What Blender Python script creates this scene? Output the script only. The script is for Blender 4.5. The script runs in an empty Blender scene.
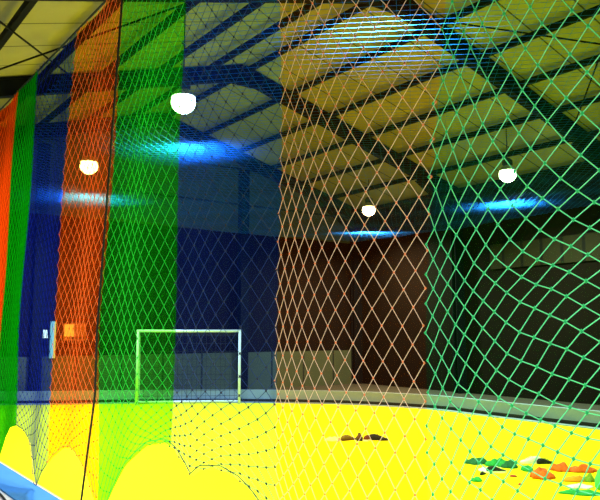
import bpy, bmesh, math, random
from mathutils import Vector, Matrix, noise
random.seed(7)
SC = bpy.context.scene
COL = SC.collection
PI = math.pi
R = math.radians

# ------------------------------------------------------------------ camera, world, lights, exposure
# hall axes: +Y runs along the side net and the roof purlins, +X goes from the net into the hall, Z up
CAMH = 1.8
HEAD = R(36.1)                     # camera heading, turned from +Y towards +X
cam_d = bpy.data.cameras.new('camera'); cam = bpy.data.objects.new('camera', cam_d); COL.objects.link(cam)
cam_d.sensor_fit = 'HORIZONTAL'; cam_d.sensor_width = 36.0; cam_d.lens = 36.0 * 700 / 600
cam_d.clip_start = 0.05; cam_d.clip_end = 200
cam.location = (0, 0, CAMH)
cam.rotation_euler = (R(90 + 6.6), 0, -HEAD)
SC.camera = cam

w = bpy.data.worlds.new('world'); SC.world = w; w.use_nodes = True
w.node_tree.nodes['Background'].inputs[0].default_value = (0.55, 0.6, 0.75, 1)
w.node_tree.nodes['Background'].inputs[1].default_value = 0.02

SC.view_settings.view_transform = 'Standard'
SC.view_settings.look = 'None'
SC.view_settings.gamma = 1
SC.view_settings.use_curve_mapping = False
SC.view_settings.exposure = 0.0

LAMP_H = CAMH + 3.6
LAMP_W = 520.0                      # watts of every high-bay lamp
LAMP_SPOTS = [(4.6, 4.95), (5.0, 10.1), (5.3, 15.4), (14.0, 4.7), (13.7, 10.35), (14.3, 16.0)]
FILL_SPOTS = [(-0.9, 0.7), (-0.9, 5.4)]  # unseen fill lamps, added to brighten the cords from the camera side
FILL_W = 190.0
def lamp_light(x, y, z, watts, parent):
    l = bpy.data.lights.new('lamp_light', 'AREA'); l.shape = 'DISK'; l.size = 0.36; l.energy = watts; l.spread = R(146)
    l.color = (0.92, 0.96, 1.0)
    o = bpy.data.objects.new('lamp_light', l); COL.objects.link(o); o.parent = parent; o.location = (x, y, z)
    return o

# ------------------------------------------------------------------ helpers
def lin(r, g, b):
    f = lambda c: ((c / 255) / 12.92 if c / 255 <= 0.04045 else ((c / 255 + 0.055) / 1.055) ** 2.4)
    return (f(r), f(g), f(b), 1)

def mat(name, col, rough=0.6, metal=0.0, var=0.0, scale=6.0, bump=0.0, emit=None, estr=0.0, spec=0.5):
    m = bpy.data.materials.new(name); m.use_nodes = True
    nt = m.node_tree; b = nt.nodes['Principled BSDF']
    b.inputs['Base Color'].default_value = col; b.inputs['Roughness'].default_value = rough
    b.inputs['Metallic'].default_value = metal; b.inputs['Specular IOR Level'].default_value = spec
    if var > 0 or bump > 0:
        tc = nt.nodes.new('ShaderNodeTexCoord'); n = nt.nodes.new('ShaderNodeTexNoise')
        n.inputs['Scale'].default_value = scale; n.inputs['Detail'].default_value = 4
        nt.links.new(tc.outputs['Object'], n.inputs['Vector'])
        if var > 0:
            mx = nt.nodes.new('ShaderNodeMix'); mx.data_type = 'RGBA'
            mx.inputs['A'].default_value = [c * (1 - var) for c in col[:3]] + [1]
            mx.inputs['B'].default_value = [min(1, c * (1 + var)) for c in col[:3]] + [1]
            nt.links.new(n.outputs['Fac'], mx.inputs['Factor']); nt.links.new(mx.outputs['Result'], b.inputs['Base Color'])
        if bump > 0:
            bp = nt.nodes.new('ShaderNodeBump'); bp.inputs['Strength'].default_value = bump; bp.inputs['Distance'].default_value = 0.01
            nt.links.new(n.outputs['Fac'], bp.inputs['Height']); nt.links.new(bp.outputs['Normal'], b.inputs['Normal'])
    if emit:
        b.inputs['Emission Color'].default_value = emit; b.inputs['Emission Strength'].default_value = estr
    return m

def panelled(name, colA, colB, axis, step, width, rough=0.7):
    """a sheet clad in strips: thin joint lines of colB every `step` metres along `axis`, plus bump."""
    m = mat(name, colA, rough, spec=0.15); nt = m.node_tree; b = nt.nodes['Principled BSDF']
    tc = nt.nodes.new('ShaderNodeTexCoord'); sp = nt.nodes.new('ShaderNodeSeparateXYZ')
    nt.links.new(tc.outputs['Object'], sp.inputs[0])
    d = nt.nodes.new('ShaderNodeMath'); d.operation = 'DIVIDE'; d.inputs[1].default_value = step
    nt.links.new(sp.outputs[axis], d.inputs[0])
    f = nt.nodes.new('ShaderNodeMath'); f.operation = 'FRACT'; nt.links.new(d.outputs[0], f.inputs[0])
    lt = nt.nodes.new('ShaderNodeMath'); lt.operation = 'LESS_THAN'; lt.inputs[1].default_value = width / step
    nt.links.new(f.outputs[0], lt.inputs[0])
    n = nt.nodes.new('ShaderNodeTexNoise'); n.inputs['Scale'].default_value = 0.9; n.inputs['Detail'].default_value = 5
    nt.links.new(tc.outputs['Object'], n.inputs['Vector'])
    v = nt.nodes.new('ShaderNodeMix'); v.data_type = 'RGBA'
    v.inputs['A'].default_value = [c * 0.72 for c in colA[:3]] + [1]; v.inputs['B'].default_value = [min(1, c * 1.28) for c in colA[:3]] + [1]
    nt.links.new(n.outputs['Fac'], v.inputs['Factor'])
    mx = nt.nodes.new('ShaderNodeMix'); mx.data_type = 'RGBA'; mx.inputs['B'].default_value = colB
    nt.links.new(v.outputs['Result'], mx.inputs['A']); nt.links.new(lt.outputs[0], mx.inputs['Factor'])
    nt.links.new(mx.outputs['Result'], b.inputs['Base Color'])
    return m

def sheer(name, col, k, tint):
    """added tint sheet for the colour haze of the nets; cover grows when seen edge-on."""
    m = bpy.data.materials.new(name); m.use_nodes = True; nt = m.node_tree; nt.nodes.clear()
    N = nt.nodes.new; L = nt.links.new
    g = N('ShaderNodeNewGeometry'); dp = N('ShaderNodeVectorMath'); dp.operation = 'DOT_PRODUCT'
    L(g.outputs['Normal'], dp.inputs[0]); L(g.outputs['Incoming'], dp.inputs[1])
    ab = N('ShaderNodeMath'); ab.operation = 'ABSOLUTE'; L(dp.outputs['Value'], ab.inputs[0])
    mx = N('ShaderNodeMath'); mx.operation = 'MAXIMUM'; mx.inputs[1].default_value = 0.12; L(ab.outputs[0], mx.inputs[0])
    dv = N('ShaderNodeMath'); dv.operation = 'DIVIDE'; dv.inputs[0].default_value = -k; L(mx.outputs[0], dv.inputs[1])
    ex = N('ShaderNodeMath'); ex.operation = 'EXPONENT'; L(dv.outputs[0], ex.inputs[0])
    tr = N('ShaderNodeBsdfTransparent'); tr.inputs['Color'].default_value = (*tint, 1); df = N('ShaderNodeBsdfDiffuse'); tl = N('ShaderNodeBsdfTranslucent')
    df.inputs['Color'].default_value = (*col, 1); tl.inputs['Color'].default_value = (*col, 1)
    m1 = N('ShaderNodeMixShader'); m1.inputs[0].default_value = 0.6; L(df.outputs[0], m1.inputs[1]); L(tl.outputs[0], m1.inputs[2])
    m2 = N('ShaderNodeMixShader'); L(ex.outputs[0], m2.inputs[0]); L(m1.outputs[0], m2.inputs[1]); L(tr.outputs[0], m2.inputs[2])
    o = N('ShaderNodeOutputMaterial'); L(m2.outputs[0], o.inputs[0])
    return m

def link(name, me, parent=None):
    o = bpy.data.objects.new(name, me); COL.objects.link(o)
    if parent: o.parent = parent
    return o
def obj(name, bm, mats, parent=None, smooth=False):
    me = bpy.data.meshes.new(name); bmesh.ops.recalc_face_normals(bm, faces=bm.faces[:]); bm.to_mesh(me); bm.free()
    for m in (mats if isinstance(mats, (list, tuple)) else [mats]): me.materials.append(m)
    if smooth:
        for p in me.polygons: p.use_smooth = True
    return link(name, me, parent)
def empty(name, loc, rz=0):
    o = bpy.data.objects.new(name, None); COL.objects.link(o); o.location = loc; o.rotation_euler = (0, 0, rz); o.empty_display_size = 0.2
    return o
def tag(o, label, cat, group=None, kind=None):
    o['label'] = label; o['category'] = cat
    if group: o['group'] = group
    if kind: o['kind'] = kind
    return o
def struct(o):
    o['kind'] = 'structure'; return o
def copy_tree(o, parent=None):
    c = o.copy(); COL.objects.link(c); c.parent = parent
    for ch in list(o.children): copy_tree(ch, c)
    return c

def box(bm, x0, x1, y0, y1, z0, z1, M=None, mi=0):
    vs = [Vector((x, y, z)) for z in (z0, z1) for (x, y) in ((x0, y0), (x1, y0), (x1, y1), (x0, y1))]
    if M: vs = [M @ v for v in vs]
    v = [bm.verts.new(p) for p in vs]
    for f in ((0, 3, 2, 1), (4, 5, 6, 7), (0, 1, 5, 4), (1, 2, 6, 5), (2, 3, 7, 6), (3, 0, 4, 7)):
        bm.faces.new([v[i] for i in f]).material_index = mi
def tube(bm, pts, r, n=8, cap=True, mi=0):
    pts = [Vector(p) for p in pts]; rings = []
    for i, p in enumerate(pts):
        d = (pts[min(i + 1, len(pts) - 1)] - pts[max(i - 1, 0)]).normalized()
        up = Vector((0, 0, 1)) if abs(d.z) < 0.9 else Vector((1, 0, 0))
        a = d.cross(up).normalized(); b = d.cross(a).normalized()
        rr = r[i] if isinstance(r, (list, tuple)) else r
        rings.append([bm.verts.new(p + (a * math.cos(2 * PI * k / n) + b * math.sin(2 * PI * k / n)) * rr) for k in range(n)])
    for i in range(len(rings) - 1):
        for k in range(n):
            bm.faces.new((rings[i][k], rings[i][(k + 1) % n], rings[i + 1][(k + 1) % n], rings[i + 1][k])).material_index = mi
    if cap:
        bm.faces.new(rings[0][::-1]).material_index = mi; bm.faces.new(rings[-1]).material_index = mi
def lathe(bm, prof, n=24, c=(0, 0, 0)):
    rings = []
    for (r, z) in prof:
        if r < 1e-5: rings.append([bm.verts.new((c[0], c[1], c[2] + z))])
        else: rings.append([bm.verts.new((c[0] + r * math.cos(2 * PI * k / n), c[1] + r * math.sin(2 * PI * k / n), c[2] + z)) for k in range(n)])
    for A, B in zip(rings, rings[1:]):
        for k in range(n):
            a = [A[0]] if len(A) == 1 else [A[k], A[(k + 1) % n]]
            b = [B[0]] if len(B) == 1 else [B[(k + 1) % n], B[k]]
            if len(a) + len(b) >= 3: bm.faces.new(a + b)
def smooth01(x): x = max(0.0, min(1.0, x)); return x * x * (3 - 2 * x)
def interp(tab, x):
    if x <= tab[0][0]: return tab[0][1]
    for (a, va), (b, vb) in zip(tab, tab[1:]):
        if x <= b:
            return va + (vb - va) * (x - a) / (b - a)
    return tab[-1][1]
def ground(px, y):
    """hall position of a spot on the floor the camera sees at view column px, row y (used as layout arithmetic)"""
    Z = CAMH * 700 / (y - 331); X = (px - 300) / 700 * Z
    return (X * math.cos(HEAD) + Z * math.sin(HEAD), -X * math.sin(HEAD) + Z * math.cos(HEAD))

# ------------------------------------------------------------------ materials
M_roof = panelled('roof_sheet', lin(152, 148, 92), lin(76, 74, 42), 'Y', 1.1, 0.035)
M_steel = mat('dark_painted_steel', lin(11, 14, 20), 0.7, 0.0, 0.25, 3, spec=0.1)
M_walldark = mat('dark_wall_board', lin(22, 15, 14), 0.9, 0, 0.35, 0.8, spec=0.08)
M_wallright = mat('dark_brown_wall', lin(20, 12, 9), 0.9, 0, 0.35, 0.8, spec=0.08)
M_gable = panelled('gable_cladding', lin(62, 74, 72), lin(30, 36, 38), 'Z', 1.15, 0.06)
M_lowwall = panelled('low_wall_panel', lin(74, 82, 68), lin(34, 40, 42), 'X', 1.25, 0.06)
M_band = panelled('lit_wall_band', lin(40, 34, 18), lin(16, 12, 10), 'Y', 0.62, 0.09)  # cladding band; its lit look is put into the colour
M_yellow = mat('yellow_court_floor', (0.88, 0.80, 0.003, 1), 0.7, 0, 0.02, 2, 0, spec=0.03)
M_dark = mat('dark_outer_floor', lin(52, 46, 42), 0.8, 0, 0.2, 2)
M_pale = mat('pale_aisle_floor', lin(205, 208, 212), 0.6, 0, 0.08, 3)
M_bluepad = mat('light_blue_edge_pad', lin(64, 124, 186), 0.85, 0, 0.1, 4, spec=0.05)
M_cream = mat('cream_edge_line', lin(214, 190, 130), 0.7)
M_kerb = mat('pale_grey_board', lin(128, 146, 172), 0.6, 0, 0.15, 3)
M_kerbshade = mat('board_foot_shade', lin(24, 26, 28), 0.7)
M_white = mat('white_painted_steel', lin(222, 234, 255), 0.4)
M_netdark = mat('black_goal_net', lin(18, 20, 26), 0.8)
M_lamp = mat('lamp_lens', (1, 1, 1, 1), 0.4, emit=(0.93, 0.97, 1, 1), estr=24.0)
M_lampbody = mat('lamp_housing', lin(60, 62, 66), 0.4, 0.6)
M_reflect = mat('lamp_reflector', lin(190, 192, 195), 0.3, 0.7)
M_over = mat('pale_overhead_cord', lin(24, 112, 250), 0.8, spec=0.03)
M_rope = mat('black_rope', lin(16, 15, 15), 0.8, 0, 0.3, 40)
M_topline = mat('dark_head_rope', lin(40, 52, 40), 0.8)
CORD = {
 'orange': (mat('orange_cord', lin(255, 218, 176), 0.7), mat('orange_knot', lin(255, 140, 70), 0.7)),
 'green':  (mat('green_cord', lin(110, 245, 165), 0.7), mat('green_knot', lin(24, 200, 110), 0.7)),
 'blue':   (mat('blue_cord', lin(92, 122, 150), 0.7), mat('blue_knot', lin(10, 20, 34), 0.7)),
}
FARCORD = {
 'orange': (mat('orange_cord_deep', lin(255, 104, 20), 0.8, spec=0.05), mat('orange_knot_deep', lin(235, 84, 10), 0.8, spec=0.05)),
 'green':  (mat('green_cord_deep', lin(6, 170, 20), 0.8, spec=0.05), mat('green_knot_deep', lin(2, 150, 16), 0.8, spec=0.05)),
 'blue':   (mat('blue_cord_deep', lin(16, 36, 150), 0.8, spec=0.05), mat('blue_knot_deep', lin(8, 16, 70), 0.8, spec=0.05)),
}
MIDCORD = {'orange': (mat('orange_cord_mid', lin(250, 140, 80), 0.8, spec=0.1), FARCORD['orange'][1]), 'green': (mat('green_cord_mid', lin(60, 205, 78), 0.8, spec=0.1), FARCORD['green'][1]),
           'blue': (mat('blue_cord_mid', lin(44, 66, 108), 0.8, spec=0.1), CORD['blue'][1])}
FAR = {'orange': sheer('orange_tint_dense', (.58, .04, .001), 0.32, (1, .5, .1)), 'green': sheer('green_tint_dense', (.001, .15, .001), 0.34, (.1, .8, .15)),
       'blue': sheer('blue_tint_dense', (.002, .006, .13), 0.20, (.55, .8, .95))}
MID = {'orange': sheer('orange_tint_fine', (.42, .035, .001), 0.12, (1, .6, .1)), 'green': sheer('green_tint_fine', (.001, .15, .002), 0.15, (.3, 1, .2)),
       'blue': sheer('blue_tint_fine', (.002, .012, .12), 0.10, (.6, .9, .95))}
NEAR = {'orange': sheer('orange_tint_thin', (.3, .04, .001), 0.015, (1, .8, .35)), 'green': sheer('green_tint_thin', (.001, .18, .01), 0.022, (.72, 1, .55))}

# ------------------------------------------------------------------ room shell
XL, XR, Y0, Y1 = -2.6, 16.2, -4.6, 18.8
RIDGE = 8.5
def roof_z(x): return CAMH + 6.1 - 0.28 * abs(x - RIDGE)

bm = bmesh.new(); box(bm, XL, XR, Y0, Y1, -0.2, 0.0); struct(obj('ground', bm, M_dark))
# kerb line (centre) that bounds the court, from the net's far end round the corner and back along the right
KP = [(2.75, 19.5)]
KP = [(-7.9, 17.4), (-6.5, 17.5), (-4.3, 17.8), (-2.5, 17.95), (-1.2, 17.95), (0, 17.8), (1.25, 17.5), (2.43, 16.9), (3.3, 16.2), (4.25, 14.85), (5.6, 13.1), (7.2, 11.0), (9.3, 8.1), (11.5, 5.1), (13.0, 3.1)]
def c2h(X, Z): return (X * math.cos(HEAD) + Z * math.sin(HEAD), -X * math.sin(HEAD) + Z * math.cos(HEAD))
KH = [Vector((*c2h(X, Z), 0)) for X, Z in KP]
# smooth the run (Catmull-Rom)
def smoothline(P, n=5):
    out = []
    for i in range(len(P) - 1):
        a, b, c, d = P[max(i - 1, 0)], P[i], P[i + 1], P[min(i + 2, len(P) - 1)]
        for k in range(n):
            t = k / n
            out.append(0.5 * ((2 * b) + (c - a) * t + (2 * a - 5 * b + 4 * c - d) * t * t + (3 * b - a - 3 * c + d) * t ** 3))
    out.append(P[-1]); return out
KS = [p for p in smoothline(KH) if p.y < Y1 - 0.2]
NETX = 2.41
bm = bmesh.new()
# court surface: strips between the net line and the kerb
def kerb_x_pairs():
    return KS
start = KS[0]
top = [Vector((p.x, p.y, 0.02)) for p in KS]
end = KS[-1]
poly = [Vector((2.485, start.y, 0.02))] + top + [Vector((end.x, Y0 + 0.02, 0.02)), Vector((2.485, Y0 + 0.02, 0.02))]
vs = [bm.verts.new(p) for p in poly]; lo = [bm.verts.new((p.x, p.y, 0.0)) for p in poly]
bm.faces.new(vs); bm.faces.new(lo[::-1])
for i in range(len(vs)): bm.faces.new((vs[i], lo[i], lo[(i + 1) % len(lo)], vs[(i + 1) % len(vs)]))
bmesh.ops.triangulate(bm, faces=[f for f in bm.faces if len(f.verts) > 4])
struct(obj('floor', bm, M_yellow))
bm = bmesh.new(); box(bm, XL + 0.02, 2.08, Y0 + 0.02, Y1 - 0.02, 0.0, 0.012); struct(obj('floor', bm, M_pale))
bm = bmesh.new(); box(bm, 2.08, 2.46, Y0 + 0.02, Y1 - 0.02, 0.0, 0.03); struct(obj('trim_1', bm, M_bluepad))
bm = bmesh.new(); box(bm, 2.46, 2.485, Y0 + 0.02, Y1 - 0.02, 0.0, 0.032); struct(obj('trim_2', bm, M_cream))

bm = bmesh.new()
EZ = CAMH + 3.07
def wallprism(bm, x0, x1, y0, y1, z0, ztop):     # wall with gable top following ztop(x)
    xs = sorted({x0, x1, *([RIDGE] if x0 < RIDGE < x1 else [])})
    for a, b in zip(xs, xs[1:]):
        v = [bm.verts.new(p) for p in ((a, y0, z0), (b, y0, z0), (b, y1, z0), (a, y1, z0), (a, y0, ztop(a)), (b, y0, ztop(b)), (b, y1, ztop(b)), (a, y1, ztop(a)))]
        for f in ((0, 3, 2, 1), (4, 5, 6, 7), (0, 1, 5, 4), (1, 2, 6, 5), (2, 3, 7, 6), (3, 0, 4, 7)): bm.faces.new([v[i] for i in f])
wallprism(bm, XL, XR, Y1, Y1 + 0.2, 0, lambda x: EZ); struct(obj('wall_end', bm, M_walldark))
bm = bmesh.new(); wallprism(bm, XL, XR, Y1, Y1 + 0.2, EZ, lambda x: roof_z(x) + 0.3); struct(obj('wall_end_gable', bm, M_gable))
bm = bmesh.new(); wallprism(bm, XL, XR, Y0 - 0.2, Y0, 0, lambda x: roof_z(x) + 0.3); struct(obj('wall_front', bm, M_walldark))
bm = bmesh.new(); box(bm, XR, XR + 0.2, Y0 - 0.2, Y1 + 0.2, 0, roof_z(XR) + 0.3); struct(obj('wall_right', bm, M_wallright))
bm = bmesh.new(); box(bm, XL - 0.2, XL, Y0 - 0.2, Y1 + 0.2, 0, roof_z(XL) + 0.3); struct(obj('wall_left', bm, M_walldark))
bm = bmesh.new(); box(bm, XL, XR, Y1 - 0.1, Y1, 0.0, 1.14); struct(obj('trim_3', bm, M_lowwall))
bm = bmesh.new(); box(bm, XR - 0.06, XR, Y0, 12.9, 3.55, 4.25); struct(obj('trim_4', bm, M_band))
bm = bmesh.new()
for sgn, xe in ((-1, XL - 0.2), (1, XR + 0.2)):
    v = [bm.verts.new(p) for p in ((RIDGE, Y0 - 0.2, roof_z(RIDGE) + 0.31), (xe, Y0 - 0.2, roof_z(xe) + 0.31), (xe, Y1 + 0.2, roof_z(xe) + 0.31), (RIDGE, Y1 + 0.2, roof_z(RIDGE) + 0.31))]
    u = [bm.verts.new(p.co + Vector((0, 0, 0.06))) for p in v]
    bm.faces.new(v); bm.faces.new(u[::-1])
    for i in range(4): bm.faces.new((v[i], u[i], u[(i + 1) % 4], v[(i + 1) % 4]))
struct(obj('ceiling', bm, M_roof))

# ------------------------------------------------------------------ steel frames, purlins, bracing
def ibeam(bm, a, b, depth, fl):
    """I-section between a and b; web in the x-z plane"""
    a, b = Vector(a), Vector(b); d = (b - a); L = d.length; d.normalize()
    side = Vector((0, 1, 0)); up = side.cross(d).normalized()
    if up.z < 0: up = -up
    M = Matrix((( d.x, side.x, up.x, a.x), (d.y, side.y, up.y, a.y), (d.z, side.z, up.z, a.z), (0, 0, 0, 1)))
    h = depth / 2
    box(bm, 0, L, -fl / 2, fl / 2, h - 0.025, h, M); box(bm, 0, L, -fl / 2, fl / 2, -h, -h + 0.025, M); box(bm, 0, L, -0.012, 0.012, -h + 0.025, h - 0.025, M)
FR = [-0.4, 4.3, 9.0, 14.0, 18.6]
names = ['nearest the camera, out over the near end', 'second from the near end', 'crossing the upper right of the view',
         'crossing the middle of the view behind the left lamps', 'standing against the far end wall']
for i, ty in enumerate(FR):
    root = empty('portal_frame', (RIDGE, ty, 0))
    tag(root, 'dark steel portal frame ' + names[i], 'roof frame', 'steel portal frames of the hall')
    ox = RIDGE
    for sgn, xe in ((-1, XL + 0.25), (1, XR - 0.2)):
        bm = bmesh.new()
        ibeam(bm, (0, 0, roof_z(RIDGE) + 0.1), (xe - ox, 0, roof_z(xe) + 0.1), 0.36, 0.18)
        kx = xe - sgn * 1.6 - ox
        ibeam(bm, (kx, 0, roof_z(kx + ox) - 0.1), (xe - ox, 0, roof_z(xe) - 0.55), 0.14, 0.16)
        obj('rafter', bm, M_steel, root)
        bm = bmesh.new(); hx = xe - ox
        box(bm, hx - 0.18, hx + 0.18, -0.09, -0.065, 0.0, roof_z(xe) - 0.1); box(bm, hx - 0.18, hx + 0.18, 0.065, 0.09, 0.0, roof_z(xe) - 0.1); box(bm, hx - 0.012, hx + 0.012, -0.065, 0.065, 0.0, roof_z(xe) - 0.1)
        obj('column', bm, M_steel, root)
    bm = bmesh.new(); box(bm, -0.45, 0.45, -0.09, 0.09, roof_z(RIDGE) - 0.2, roof_z(RIDGE) - 0.02); obj('ridge_plate', bm, M_steel, root)
    if i == 4:
        for cx in (5.2, 11.4):
            bm = bmesh.new(); box(bm, cx - 0.14 - ox, cx + 0.14 - ox, -0.07, 0.15, 0.0, roof_z(cx) - 0.25); obj('gable_post', bm, M_steel, root)
pl = 0
ridge_txt = {0: 'running along the ridge'}
for k in range(-9, 7):
    x = RIDGE + 1.22 * k
    if x < XL + 0.1 or x > XR: continue
    bm = bmesh.new(); box(bm, -0.045, 0.045, Y0 + 0.02, Y1 - 0.02, -0.06, 0.06)
    o = obj('roof_purlin', bm, M_steel); o.location = (x, 0, roof_z(x) + 0.09)
    if k == 0: lab = 'dark steel ridge purlin running along the top of the roof'
    else:
        ordn = ['first', 'second', 'third', 'fourth', 'fifth', 'sixth', 'seventh', 'eighth', 'ninth'][abs(k) - 1]
        lab = 'dark steel roof purlin, %s from the ridge on the %s slope' % (ordn, 'right wall' if k > 0 else 'net side')
    tag(o, lab, 'purlin', 'roof purlins under the ceiling sheets')
def rod(a, b, lab):
    bm = bmesh.new(); a, b = Vector(a), Vector(b); c = (a + b) / 2
    tube(bm, [a - c, b - c], 0.016, 6)
    o = obj('brace_rod', bm, M_steel); o.location = c; tag(o, lab, 'rod', 'diagonal bracing rods under the roof')
def rz(x): return roof_z(x) + 0.02
rod((9.4, 8.8, rz(9.4)), (14.0, 4.5, rz(14.2)), 'thin dark bracing rod crossing the right roof slope from ridge down toward the camera')
rod((9.4, 4.5, rz(9.4) - .05), (14.0, 8.8, rz(14.2) - .05), 'thin dark bracing rod crossing the right roof slope from near ridge to far wall')
rod((1.6, 9.3, rz(1.6)), (4.6, 13.9, rz(4.6)), 'thin dark bracing rod on the net side slope, rising away from the camera')
rod((4.6, 9.3, rz(4.6) - .05), (1.6, 13.9, rz(1.6) - .05), 'thin dark bracing rod on the net side slope, falling away from the camera')

# ------------------------------------------------------------------ hanging lamps
def make_lamp(root, gap):
    """origin at the lens bottom; gap = distance up to the roof"""
    bm = bmesh.new()
    prof = [(0.2 * math.sin(PI * k / 12), 0.19 - 0.19 * math.cos(PI * k / 12)) for k in range(11)] + [(0.0, 0.37)]
    lathe(bm, prof, 24); obj('lens', bm, M_lamp, root, True)
    bm = bmesh.new(); lathe(bm, [(0.195, 0.27), (0.205, 0.27), (0.15, 0.36), (0.1, 0.40), (0.0, 0.40), (0.0, 0.385), (0.09, 0.385), (0.14, 0.35)], 24); obj('reflector', bm, M_reflect, root, True)
    bm = bmesh.new(); lathe(bm, [(0.0, 0.40), (0.09, 0.40), (0.1, 0.42), (0.1, 0.54), (0.07, 0.58), (0.0, 0.58)], 16)
    for k in range(8): 
        a = 2 * PI * k / 8
        box(bm, 0.09, 0.12, -0.006, 0.006, 0.42, 0.54, Matrix.Rotation(a, 4, 'Z'))
    obj('housing', bm, M_lampbody, root)
    bm = bmesh.new(); tube(bm, [(0, 0, 0.57), (0, 0, gap)], 0.012, 6); obj('hanging_rod', bm, M_lampbody, root)
lamp_labels = ['high bay lamp above the middle orange net, just out of the top of view',
 'round bright lamp hanging on the left row, the larger and higher of the left two',
 'round bright lamp hanging at the far end of the left row, seen through orange netting',
 'high bay lamp of the right row nearest the camera, out to the right',
 'round bright lamp of the right row seen through the near green netting',
 'smallest round bright lamp, hanging far off behind the middle orange net']
for i, (x, y) in enumerate(LAMP_SPOTS):
    root = empty('pendant_lamp', (x, y, LAMP_H - 0.07)); tag(root, lamp_labels[i], 'lamp', 'high bay lamps over the court')
    make_lamp(root, roof_z(x) + 0.2 - LAMP_H + 0.07); lamp_light(0, 0, -0.012, LAMP_W, root)
for i, (x, y) in enumerate(FILL_SPOTS):
    root = empty('pendant_lamp', (x, y, 4.3)); tag(root, ['added fill lamp over the side aisle behind the camera', 'added fill lamp over the side aisle ahead and left of the camera'][i], 'lamp', 'added fill lamps over the side aisle')
    make_lamp(root, roof_z(x) + 0.2 - 4.3); lamp_light(0, 0, -0.012, FILL_W, root)

# ------------------------------------------------------------------ kerb boards round the court
def ribbon(bm, line, off0, off1, z0, z1, mi=0):
    rows = []
    for i, p in enumerate(line):
        d = (line[min(i + 1, len(line) - 1)] - line[max(i - 1, 0)]).normalized(); n = Vector((-d.y, d.x, 0))
        rows.append([bm.verts.new(p + n * o + Vector((0, 0, z))) for (o, z) in ((off0, z0), (off1, z0), (off1, z1), (off0, z1))])
    for A, B in zip(rows, rows[1:]):
        for k in range(4): bm.faces.new((A[k], A[(k + 1) % 4], B[(k + 1) % 4], B[k])).material_index = mi
    bm.faces.new(rows[0][::-1]); bm.faces.new(rows[-1])
root = empty('court_kerb', KS[len(KS) // 2]); tag(root, 'long low pale grey kerb board curving round the far edge of the yellow court', 'kerb')
KL = [p - root.location for p in KS]
bm = bmesh.new(); ribbon(bm, KL, 0.02, 0.14, 0.10, 0.32); obj('board', bm, M_kerb, root)
bm = bmesh.new(); ribbon(bm, KL, 0.03, 0.13, 0.02, 0.10); obj('shade_strip', bm, M_kerbshade, root)  # dark strip stands in for the shadow line under the board
bm = bmesh.new(); ribbon(bm, KL, -0.22, 0.0, 0.02, 0.035); obj('floor_rail', bm, M_kerb, root)

# ------------------------------------------------------------------ goal
gx, gy = c2h(-3.95, 17.2)
W, H, D = 2.50, 1.78, 0.70
root = empty('football_goal', (gx, gy, 0.02), 0)
dirv = Vector((*c2h(-1.49, 17.45), 0)) - Vector((gx, gy, 0)); W = dirv.length
root.rotation_euler.z = math.atan2(dirv.y, dirv.x)
tag(root, 'small white goal with dark net standing at the far end of the court', 'goal')
r = 0.032
bm = bmesh.new(); tube(bm, [(0, 0, 0), (0, 0, H)], r, 12); obj('post', bm, M_white, root, True)
bm = bmesh.new(); tube(bm, [(W, 0, 0), (W, 0, H)], r, 12); obj('post', bm, M_white, root, True)
bm = bmesh.new(); tube(bm, [(-r, 0, H), (W + r, 0, H)], r, 12); obj('crossbar', bm, M_white, root, True)
for x in (0, W):
    bm = bmesh.new(); tube(bm, [(x, 0.03, H - 0.02), (x, 0.3, H - 0.1), (x, D - 0.25, 0.7), (x, D - 0.35, 0.03)], 0.02, 8); tube(bm, [(x, 0.0, 0.03), (x, D - 0.35, 0.03)], 0.02, 8)
    obj('side_stay', bm, M_white, root, True)
bm = bmesh.new(); tube(bm, [(0, D - 0.35, 0.04), (W, D - 0.35, 0.04)], 0.03, 8); obj('ground_bar', bm, M_white, root, True)
bm = bmesh.new()
def gn(x, v):   # v 0 top .. 1 bottom along the net back
    pts = [(0.0, H - 0.02), (0.28, H - 0.12), (D - 0.27, 0.7), (D - 0.37, 0.05)]
    s = v * 3; i = min(2, int(s)); f = s - i
    return Vector((x, pts[i][0] + (pts[i + 1][0] - pts[i][0]) * f, pts[i][1] + (pts[i + 1][1] - pts[i][1]) * f))
for k in range(22):
    x = W * k / 21; tube(bm, [gn(x, j / 9) for j in range(10)], 0.004, 4, False)
for j in range(16):
    tube(bm, [gn(0, j / 15), gn(W, j / 15)], 0.004, 4, False)
for x in (0, W):
    for j in range(1, 12):
        z = H * j / 12; yb = next((gn(0, v / 40).y for v in range(40) if gn(0, v / 40).z <= z), 0.4); tube(bm, [(x, 0, z), (x, yb, z)], 0.004, 4, False)
obj('goal_net', bm, M_netdark, root)

# ------------------------------------------------------------------ coloured side nets
DD = NETX
SEAM = [(4.88, -.10), (4.30, -.10), (3.89, -.10), (3.31, -.12), (2.72, -.12), (2.08, -.04), (1.477, 0.0), (0.972, -.12), (0.36, -.10)]
NET_TOP = CAMH + 3.35
def seam_t(i, z):
    t, k = SEAM[i]; return t * DD + k * max(0.0, z - CAMH)
_b = [(0.9, 0), (1.1, 0), (1.2, .08), (1.3, .22), (1.42, .46), (1.50, .62), (1.57, .74), (1.655, .83), (1.745, .87), (1.85, .83), (1.90, .76), (1.95, .82), (2.03, .90), (2.125, .93), (2.25, .87), (2.42, .64), (2.55, .38), (2.62, .22), (2.68, .04),
      (2.72, .02), (2.76, .2), (2.84, .45), (2.93, .56), (3.02, .60), (3.13, .56), (3.26, .42), (3.38, .2), (3.44, .04), (3.48, .04), (3.55, .26), (3.66, .47), (3.78, .57), (3.89, .60), (4.02, .54), (4.14, .38), (4.22, .18), (4.27, .03), (4.32, .1), (4.45, .45), (4.6, .58), (4.75, .5), (4.88, .05)]
def bottom(t): return 0.04 + interp(_b, t / DD)
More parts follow.
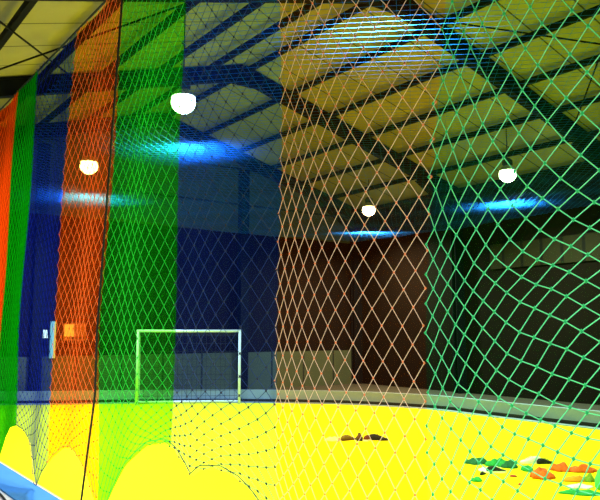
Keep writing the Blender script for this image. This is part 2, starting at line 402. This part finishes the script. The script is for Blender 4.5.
def drape(t, z0):
    b = bottom(t)
    if z0 < 1.7: return z0 + (b - 0.04) * (1 - z0 / 1.7) ** 1.6
    return z0
def net_x(t, z, ph=0.0):
    return NETX + 0.018 * math.sin(t * 5.1 + z * 0.7) + 0.012 * math.sin(z * 2.3 + t * 2.0)
def cord(bm, a, b, r, mi=0):
    d = (b - a)
    if d.length < 1e-4: return
    d.normalize(); s = d.cross(Vector((1, 0, 0)))
    if s.length < 1e-3: return
    s.normalize(); n = Vector((1, 0, 0))
    A = [bm.verts.new(a + v) for v in (s * r, n * r, -s * r, -n * r)]; B = [bm.verts.new(b + v) for v in (s * r, n * r, -s * r, -n * r)]
    for k in range(4): bm.faces.new((A[k], A[(k + 1) % 4], B[(k + 1) % 4], B[k])).material_index = mi
def knot(bm, p, r, mi=1):
    v = [bm.verts.new(p + Vector(q) * r) for q in ((1, 0, 0), (-1, 0, 0), (0, 1.1, 0), (0, -1.1, 0), (0, 0, 1.2), (0, 0, -1.2))]
    for f in ((0, 2, 4), (2, 1, 4), (1, 3, 4), (3, 0, 4), (2, 0, 5), (1, 2, 5), (3, 1, 5), (0, 3, 5)): bm.faces.new([v[i] for i in f]).material_index = mi

def net_panel(idx, colour, ncol, hh, label, rc=0.0021, rk=0.0075):
    """panel between seam idx (far side) and seam idx+1 (near side)"""
    tc = (seam_t(idx, CAMH) + seam_t(idx + 1, CAMH)) / 2
    root = empty('net_panel', (NETX, tc, 0.02)); O = root.location
    tag(root, label, 'net', 'coloured net panels hanging along the side of the court')
    mc, mk = (FARCORD if idx < 3 else MIDCORD if idx < 6 else CORD)[colour]; ms = (FAR if idx < 3 else MID if idx < 6 else NEAR)[colour]
    near_green = (idx == 7)
    bm = bmesh.new()
    nodes = {}
    for p in range(2 * ncol + 1):
        u = p / (2 * ncol); z = NET_TOP; q = 0
        while z > 0.06 and q < 400:
            uu = u * (0.78 + 0.22 * u) if idx == 6 else (u * (0.72 + 0.28 * u) if near_green else u)
            t = seam_t(idx, z) + (seam_t(idx + 1, z) - seam_t(idx, z)) * uu
            if (p + q) % 2 == 0:
                zz = drape(t, z)
                jx = 0.004 * (random.random() - .5); jz = 0.006 * (random.random() - .5)
                tt = t
                if near_green: tt += 0.02 * math.sin(zz * 3 + u * 4) + 0.012 * noise.noise(Vector((zz * 4, u * 5, 1))); jz += 0.03 * noise.noise(Vector((zz * 4, u * 6, 5)))
                nodes[(p, q)] = Vector((net_x(tt, zz), tt + jx, zz + jz))
            step = hh
            if near_green:
                V = NET_TOP - z
                step = hh * (1 - 0.30 * min(1.0, (u * 1.3)) ** 1.3 * smooth01((V - 2.2) / 0.7) * (1 - smooth01((V - 3.7) / 0.8)) - 0.22 * smooth01((V - 2.4) / 0.8) - 0.14 * smooth01((V - 3.7) / 0.8))
            z -= step; q += 1
    for (p, q), a in nodes.items():
        for dp in (-1, 1):
            b = nodes.get((p + dp, q + 1))
            if b is not None: cord(bm, a - O, b - O, rc)
        if 0 <= q: knot(bm, a - O, rk)
    obj('cord_mesh', bm, [mc, mk], root)
    # sheet added behind the cords to imitate the colour haze of the net
    bm = bmesh.new(); nu, nv = 26, 30; g = []
    for i in range(nu + 1):
        row = []
        for j in range(nv + 1):
            z0 = NET_TOP * (j / nv) + 0.04 * (1 - j / nv); u = i / nu
            t = seam_t(idx, z0) + (seam_t(idx + 1, z0) - seam_t(idx, z0)) * u
            zz = drape(t, z0)
            row.append(bm.verts.new(Vector((net_x(t, zz) + 0.014, t, zz)) - O))
        g.append(row)
    for i in range(nu):
        for j in range(nv): bm.faces.new((g[i][j], g[i + 1][j], g[i + 1][j + 1], g[i][j + 1]))
    obj('tint_sheet', bm, ms, root, True)
    bm = bmesh.new()
    pts = []
    for i in range(41):
        t = seam_t(idx, 0) + (seam_t(idx + 1, 0) - seam_t(idx, 0)) * i / 40; zz = bottom(t); pts.append(Vector((net_x(t, zz), t, zz)) - O)
    tube(bm, pts, 0.0035, 5); obj('hem_cord', bm, mc if colour != 'blue' else mk, root)
    bm = bmesh.new(); tube(bm, [Vector((NETX, seam_t(idx, NET_TOP), NET_TOP)) - O, Vector((NETX, seam_t(idx + 1, NET_TOP), NET_TOP)) - O], 0.012, 6); obj('head_rope', bm, M_topline, root)

net_panel(0, 'orange', 9, .0875, 'orange net panel at the far left edge, farthest along the net row')
net_panel(1, 'green', 9, .0875, 'narrow looking green net panel at far left between orange and blue')
net_panel(2, 'blue', 9, .0875, 'navy blue net panel at left between the narrow green and an orange one')
net_panel(3, 'orange', 9, .0875, 'red orange net panel at left, next to the hanging black rope')
net_panel(4, 'green', 9, .0875, 'green net panel hanging in front of the goal\'s left post')
net_panel(5, 'blue', 7, .0875, 'dark blue net panel hanging in front of the goal\'s right post', rk=0.009)
net_panel(6, 'orange', 10, .0875, 'large orange net panel hanging in the middle of the view')
net_panel(7, 'green', 11, .0875, 'nearest green net panel, wide slack meshes at the right', rc=0.0024, rk=0.0085)

# black rope beside the red orange panel
bm = bmesh.new()
tt0 = seam_t(4, CAMH)
pts = []
for i in range(60):
    z = 0.03 + (NET_TOP + 0.3 - 0.03) * i / 59
    t = seam_t(4, z) - 0.03 + (0.33 * (1 - z / 1.2) ** 1.0 if z < 1.2 else 0) * 1.0
    pts.append(Vector((NETX - 0.03, t, z)) - Vector((NETX, tt0, 0)))
tube(bm, pts, 0.011, 8)
o = obj('hanging_rope', bm, M_rope, None, True); o.location = (NETX, tt0, 0)
tag(o, 'long black rope hanging down between the red orange and green net panels', 'rope')

# overhead net: diamond mesh of thin pale cord stretched over the court
bm = bmesh.new()
ZN = CAMH + 3.02; sp = 0.125; rr = 0.0014
x0, x1, y0, y1 = NETX + 0.05, XR - 0.45, Y0 + 0.3, Y1 - 0.45
def ozone(x, y): return ZN + 0.05 * math.sin(x * 0.9 + 1) * math.sin(y * 0.8) + 0.012 * math.sin(x * 3.1 + y * 2.3)
for sg in (1, -1):
    c = -60.0
    while c < 60:
        # line y = sg*x + c ; clip
        a0, a1 = x0, x1
        if sg == 1: a0 = max(a0, y0 - c); a1 = min(a1, y1 - c)
        else: a0 = max(a0, c - y1); a1 = min(a1, c - y0)
        if a1 - a0 > 0.05:
            n = max(1, int((a1 - a0) / 0.6)); prev = None
            s = Vector((1, sg, 0)).normalized().cross(Vector((0, 0, 1)))
            for i in range(n + 1):
                x = a0 + (a1 - a0) * i / n; y = sg * x + c; p = Vector((x, y, ozone(x, y)))
                rg = [bm.verts.new(p + s * rr), bm.verts.new(p - s * rr), bm.verts.new(p + Vector((0, 0, 2.4 * rr)))]
                if prev:
                    for k in range(3): bm.faces.new((prev[k], prev[(k + 1) % 3], rg[(k + 1) % 3], rg[k]))
                prev = rg
        c += sp * math.sqrt(2)
me_o = obj('overhead_net', bm, M_over)
tag(me_o, 'pale thin cord net stretched flat over the whole court below the lamps', 'net')

# ------------------------------------------------------------------ things on the far end wall
def wall_thing(name, x0, x1, z0, z1, m, lab, cat, d=0.04):
    root = empty(name, ((x0 + x1) / 2, Y1 - 0.1, (z0 + z1) / 2)); tag(root, lab, cat)
    hw, hz = (x1 - x0) / 2, (z1 - z0) / 2
    bm = bmesh.new(); box(bm, -hw, hw, -d, 0.0, -hz, hz); bmesh.ops.bevel(bm, geom=bm.edges[:], offset=0.008, segments=1)
    obj('backing', bm, m, root); return root, hw, hz
M_flood = mat('floodlight_glass', (1, 1, 1, 1), 0.4, emit=(0.9, 1.0, 1, 1), estr=2.2)
M_cyan = mat('pale_blue_strip', lin(150, 205, 225), 0.5, emit=(0.4, 0.75, 0.95, 1), estr=0.3)
M_tan = mat('tan_poster', lin(245, 205, 150), 0.8)
M_ink = mat('dark_print', lin(60, 26, 26), 0.8)
YW = Y1 - 0.1
root = empty('wall_floodlight', (5.28, YW, 1.72)); tag(root, 'small bright white light on the end wall seen through the navy net', 'light')
bm = bmesh.new(); box(bm, -0.19, 0.19, -0.10, 0.0, -0.10, 0.10); obj('housing', bm, M_lampbody, root)
bm = bmesh.new()
v = [bm.verts.new(p) for p in ((-0.2, -0.13, -0.10), (0.2, -0.13, -0.10), (0.17, -0.13, 0.11), (-0.1, -0.13, 0.11), (-0.2, -0.1, -0.10), (0.2, -0.1, -0.10), (0.17, -0.1, 0.11), (-0.1, -0.1, 0.11))]
for f in ((0, 3, 2, 1), (4, 5, 6, 7), (0, 1, 5, 4), (1, 2, 6, 5), (2, 3, 7, 6), (3, 0, 4, 7)): bm.faces.new([v[i] for i in f])
obj('glass', bm, M_flood, root)
root = empty('wall_strip', (5.62, YW, 1.1)); tag(root, 'upright pale blue strip fixed to the end wall beside the white light', 'strip')
bm = bmesh.new(); box(bm, -0.07, 0.07, -0.09, -0.03, 0, 0.95); obj('cover', bm, M_cyan, root)
bm = bmesh.new(); box(bm, -0.05, 0.05, -0.03, 0.0, 0.05, 0.9); obj('backing', bm, M_lampbody, root)
root, hw, hz = wall_thing('wall_poster', 5.9, 6.5, 1.55, 2.0, mat('brown_poster_board', lin(150, 84, 50), 0.8), 'brown notice board with a tan picture on the end wall behind the orange net', 'poster')
bm = bmesh.new(); box(bm, -0.28, -0.02, -0.048, -0.04, -0.12, 0.2); obj('picture', bm, M_tan, root)
bm = bmesh.new()
box(bm, -0.12, 0.26, -0.056, -0.049, -0.19, -0.13)
obj('print_marks', bm, M_ink, root)

# ------------------------------------------------------------------ things lying on the court
FZ = 0.02
def heap(name, px, y, L, Wd, Hh, rot, m, lab, cat, seed, group=None, folds=5):
    x, yy = ground(px, y); bm = bmesh.new(); n, mr = 40, 8; rings = []
    rnd = random.Random(seed); off = Vector((seed * 3.1, seed * 1.7, 0))
    for j in range(mr + 1):
        f = j / mr; row = []
        for k in range(n):
            a = 2 * PI * k / n
            rad = 1 + 0.28 * noise.noise(Vector((math.cos(a) * 1.6, math.sin(a) * 1.6, 0)) + off) + 0.07 * math.sin(folds * a + seed)
            X, Y = math.cos(a) * L / 2 * rad * f, math.sin(a) * Wd / 2 * rad * f
            h = Hh * (1 - f ** 2.6) * (0.45 + 1.1 * abs(noise.noise(Vector((X * 10, Y * 10, seed))))) + 0.006
            row.append(bm.verts.new((X, Y, 0.002 if j == mr else h)))
            if j == 0: break
        rings.append(row)
    for k in range(n): bm.faces.new((rings[0][0], rings[1][k], rings[1][(k + 1) % n]))
    for j in range(1, mr):
        for k in range(n): bm.faces.new((rings[j][k], rings[j + 1][k], rings[j + 1][(k + 1) % n], rings[j][(k + 1) % n]))
    bm.faces.new(rings[-1][::-1])
    o = obj(name, bm, m, None, True); o.location = (x, yy, FZ); o.rotation_euler.z = -HEAD + rot
    return tag(o, lab, cat, group)
def shoe(px, y, rot, mu, ms, lab, group, s=1.0):
    x, yy = ground(px, y); root = empty('sports_shoe', (x, yy, FZ), -HEAD + rot); tag(root, lab, 'shoe', group)
    root.scale = (s, s, s)
    secs = [(-.135, .028, .062), (-.11, .038, .085), (-.06, .038, .092), (-.01, .036, .085), (.04, .042, .062), (.09, .046, .045), (.125, .038, .036), (.145, .018, .026)]
    bm = bmesh.new(); rows = []
    for (X, hw, h) in secs: rows.append([bm.verts.new((X, hw * math.cos(a), 0.02 + (h - 0.02) * math.sin(a) ** 0.8)) for a in [PI * k / 10 for k in range(11)]])
    for A, B in zip(rows, rows[1:]):
        for k in range(10): bm.faces.new((A[k], A[k + 1], B[k + 1], B[k]))
        bm.faces.new((A[10], A[0], B[0], B[10]))
    bm.faces.new(rows[0]); bm.faces.new(rows[-1][::-1]); obj('upper', bm, mu, root, True)
    bm = bmesh.new(); outl = [(X - 0.003 if i == 0 else X, hw + 0.005) for i, (X, hw, h) in enumerate(secs)] + [(.152, 0.006)]
    pts = [(X, hw) for X, hw in outl] + [(X, -hw) for X, hw in reversed(outl)]
    lo = [bm.verts.new((X, Y, 0.0)) for X, Y in pts]; hi = [bm.verts.new((X, Y, 0.024)) for X, Y in pts]
    bm.faces.new(lo[::-1]); bm.faces.new(hi)
    for i in range(len(pts)): bm.faces.new((lo[i], lo[(i + 1) % len(pts)], hi[(i + 1) % len(pts)], hi[i]))
    obj('sole', bm, ms, root)
    bm = bmesh.new()
    for k in range(4):
        X = 0.0 + k * 0.022; z = 0.09 - k * 0.009
        tube(bm, [(X, -.022, z - .006), (X, 0, z + .002), (X, .022, z - .006)], 0.0035, 5)
    obj('laces', bm, ms, root)
cl = lambda n, r, g, b: mat(n, lin(r, g, b), 0.85, 0, 0.2, 14)
C_beige, C_brown, C_black, C_white = cl('beige_cloth', 214, 200, 130), cl('brown_leather', 84, 52, 26), cl('black_fabric', 20, 22, 24), cl('white_fabric', 236, 236, 226)
C_green, C_dgreen, C_orange, C_yorange, C_red = cl('green_bib', 24, 150, 62), cl('dark_green_bib', 10, 92, 52), cl('orange_bib', 238, 96, 10), cl('amber_bib', 250, 150, 16), cl('red_brown_bit', 170, 60, 24)
heap('crumpled_cloth', 333, 438, 0.34, 0.30, 0.05, 0.1, C_beige, 'flat pale beige cloth at the left end of the middle row of shoes', 'cloth', 3)
G1 = 'shoes in the small row on the middle of the court'
shoe(347, 438, 0.6, cl('olive_suede', 112, 92, 34), C_brown, 'olive brown shoe beside the pale cloth on mid court', G1)
shoe(358, 437.5, 1.5, C_brown, C_black, 'dark brown shoe pointing away, between olive and brown white shoes', G1, 1.15)
shoe(367, 438, 1.0, cl('red_brown_leather', 96, 36, 26), C_white, 'red brown shoe with white sole in the mid court row', G1)
shoe(376, 438, -0.2, C_black, C_black, 'black shoe at the right end of the mid court row', G1, 1.1)
G2 = 'crumpled bibs lying on the court at right'
heap('crumpled_bib', 472, 460, 0.34, 0.26, 0.09, 0.2, C_dgreen, 'dark green crumpled bib, leftmost of the pile at right', 'bib', 5, G2)
heap('crumpled_bib', 492, 462, 0.36, 0.28, 0.10, -0.1, C_green, 'green crumpled bib lying just behind the black shoe', 'bib', 8, G2)
heap('crumpled_bib', 504, 464, 0.22, 0.2, 0.09, 0.4, C_dgreen, 'small dark green bib on the right of the black shoe', 'bib', 9, G2)
heap('crumpled_cloth', 484, 467, 0.3, 0.3, 0.03, 0.1, C_white, 'white cloth lying flat among the green bibs', 'cloth', 11)
heap('crumpled_bib', 471, 477, 0.14, 0.14, 0.05, 0.1, C_green, 'small green cloth lying alone in front of the green bibs', 'bib', 13, G2)
G3 = 'shoes among the bibs at right'
shoe(490.5, 469, 0.1, C_black, C_white, 'black shoe lying in front of the green bibs', G3, .9)
shoe(477.5, 471, 0.9, C_black, C_black, 'very small black shoe left of the larger black one', G3, 0.45)
heap('cloth_scrap', 507, 473, 0.09, 0.08, 0.03, 0, C_red, 'tiny red brown scrap nearer the green bibs', 'scrap', 15)
heap('cloth_scrap', 513.5, 481, 0.05, 0.05, 0.03, 0, C_red, 'tiny red brown scrap lying alone on the yellow floor', 'scrap', 16)
shoe(525, 460, PI, C_white, C_white, 'white shoe behind the orange bib heap', G3, 1.0)
shoe(538, 460.5, 0.2, C_black, C_black, 'black shoe behind the orange bib heap, touching the white one', G3, 0.8)
heap('crumpled_bib', 521, 467, 0.14, 0.2, 0.09, 0.2, C_green, 'small green bib at the left edge of the orange heap', 'bib', 21, G2)
heap('crumpled_bib', 536, 474, 0.32, 0.26, 0.17, 0.2, C_orange, 'bright orange heaped bib, tallest of the orange ones', 'bib', 22, G2)
heap('crumpled_bib', 553, 467, 0.24, 0.24, 0.15, -0.3, C_orange, 'orange bib right behind the tallest orange heap', 'bib', 24, G2)
heap('crumpled_bib', 574, 468, 0.36, 0.22, 0.10, -0.15, C_orange, 'long orange bib at the back right of the heap', 'bib', 26, G2)
heap('crumpled_bib', 566, 477, 0.26, 0.18, 0.09, 0.1, C_yorange, 'amber bib lying in the middle between orange and green ones', 'bib', 28, G2)
heap('crumpled_bib', 579, 477, 0.18, 0.16, 0.08, 0.1, cl('olive_bib', 120, 150, 20), 'olive green bib right of the amber one', 'bib', 30, G2)
heap('crumpled_cloth', 571, 483, 0.32, 0.2, 0.03, -0.1, C_white, 'white cloth showing behind the nearest green bib', 'cloth', 32)
heap('crumpled_bib', 572, 489, 0.46, 0.2, 0.05, -0.15, C_green, 'nearest green bib, long and flat in front of the heap', 'bib', 34, G2)
# green plastic bag at the right edge
x, yy = ground(600, 486); root = empty('plastic_bag', (x, yy, FZ), -HEAD); tag(root, 'pale green upright plastic bag at the right edge of the court pile', 'bag')
bm = bmesh.new(); rows = []
for j, (rad, z) in enumerate([(.11, 0), (.15, .03), (.15, .12), (.13, .2), (.09, .25), (.03, .29), (.05, .33)]):
    rows.append([bm.verts.new((rad * (1 + .12 * math.sin(5 * a + j)) * math.cos(a), rad * .7 * (1 + .12 * math.cos(4 * a + j)) * math.sin(a), z)) for a in [2 * PI * k / 24 for k in range(24)]])
for A, B in zip(rows, rows[1:]):
    for k in range(24): bm.faces.new((A[k], A[(k + 1) % 24], B[(k + 1) % 24], B[k]))
bm.faces.new(rows[0][::-1]); bm.faces.new(rows[-1]); obj('bag_body', bm, cl('pale_green_plastic', 84, 196, 110), root, True)
bm = bmesh.new(); lathe(bm, [(.034, .28), (.042, .285), (.042, .297), (.034, .302)], 16); obj('tie', bm, C_dgreen, root)

# cable on the pale aisle floor at the lower left
bm = bmesh.new()
cp = [ground(-20, 470), ground(0, 482), ground(9, 489), ground(20, 502), ground(40, 530), ground(70, 560)]
cp = smoothline([Vector((a, b, 0.024)) for a, b in cp], 6); o0 = cp[6].copy(); o0.z = 0
tube(bm, [p - o0 for p in cp], 0.012, 8)
o = obj('power_cable', bm, M_rope, None, True); o.location = o0; tag(o, 'dark cable lying beside the light blue edge strip at lower left', 'cable')
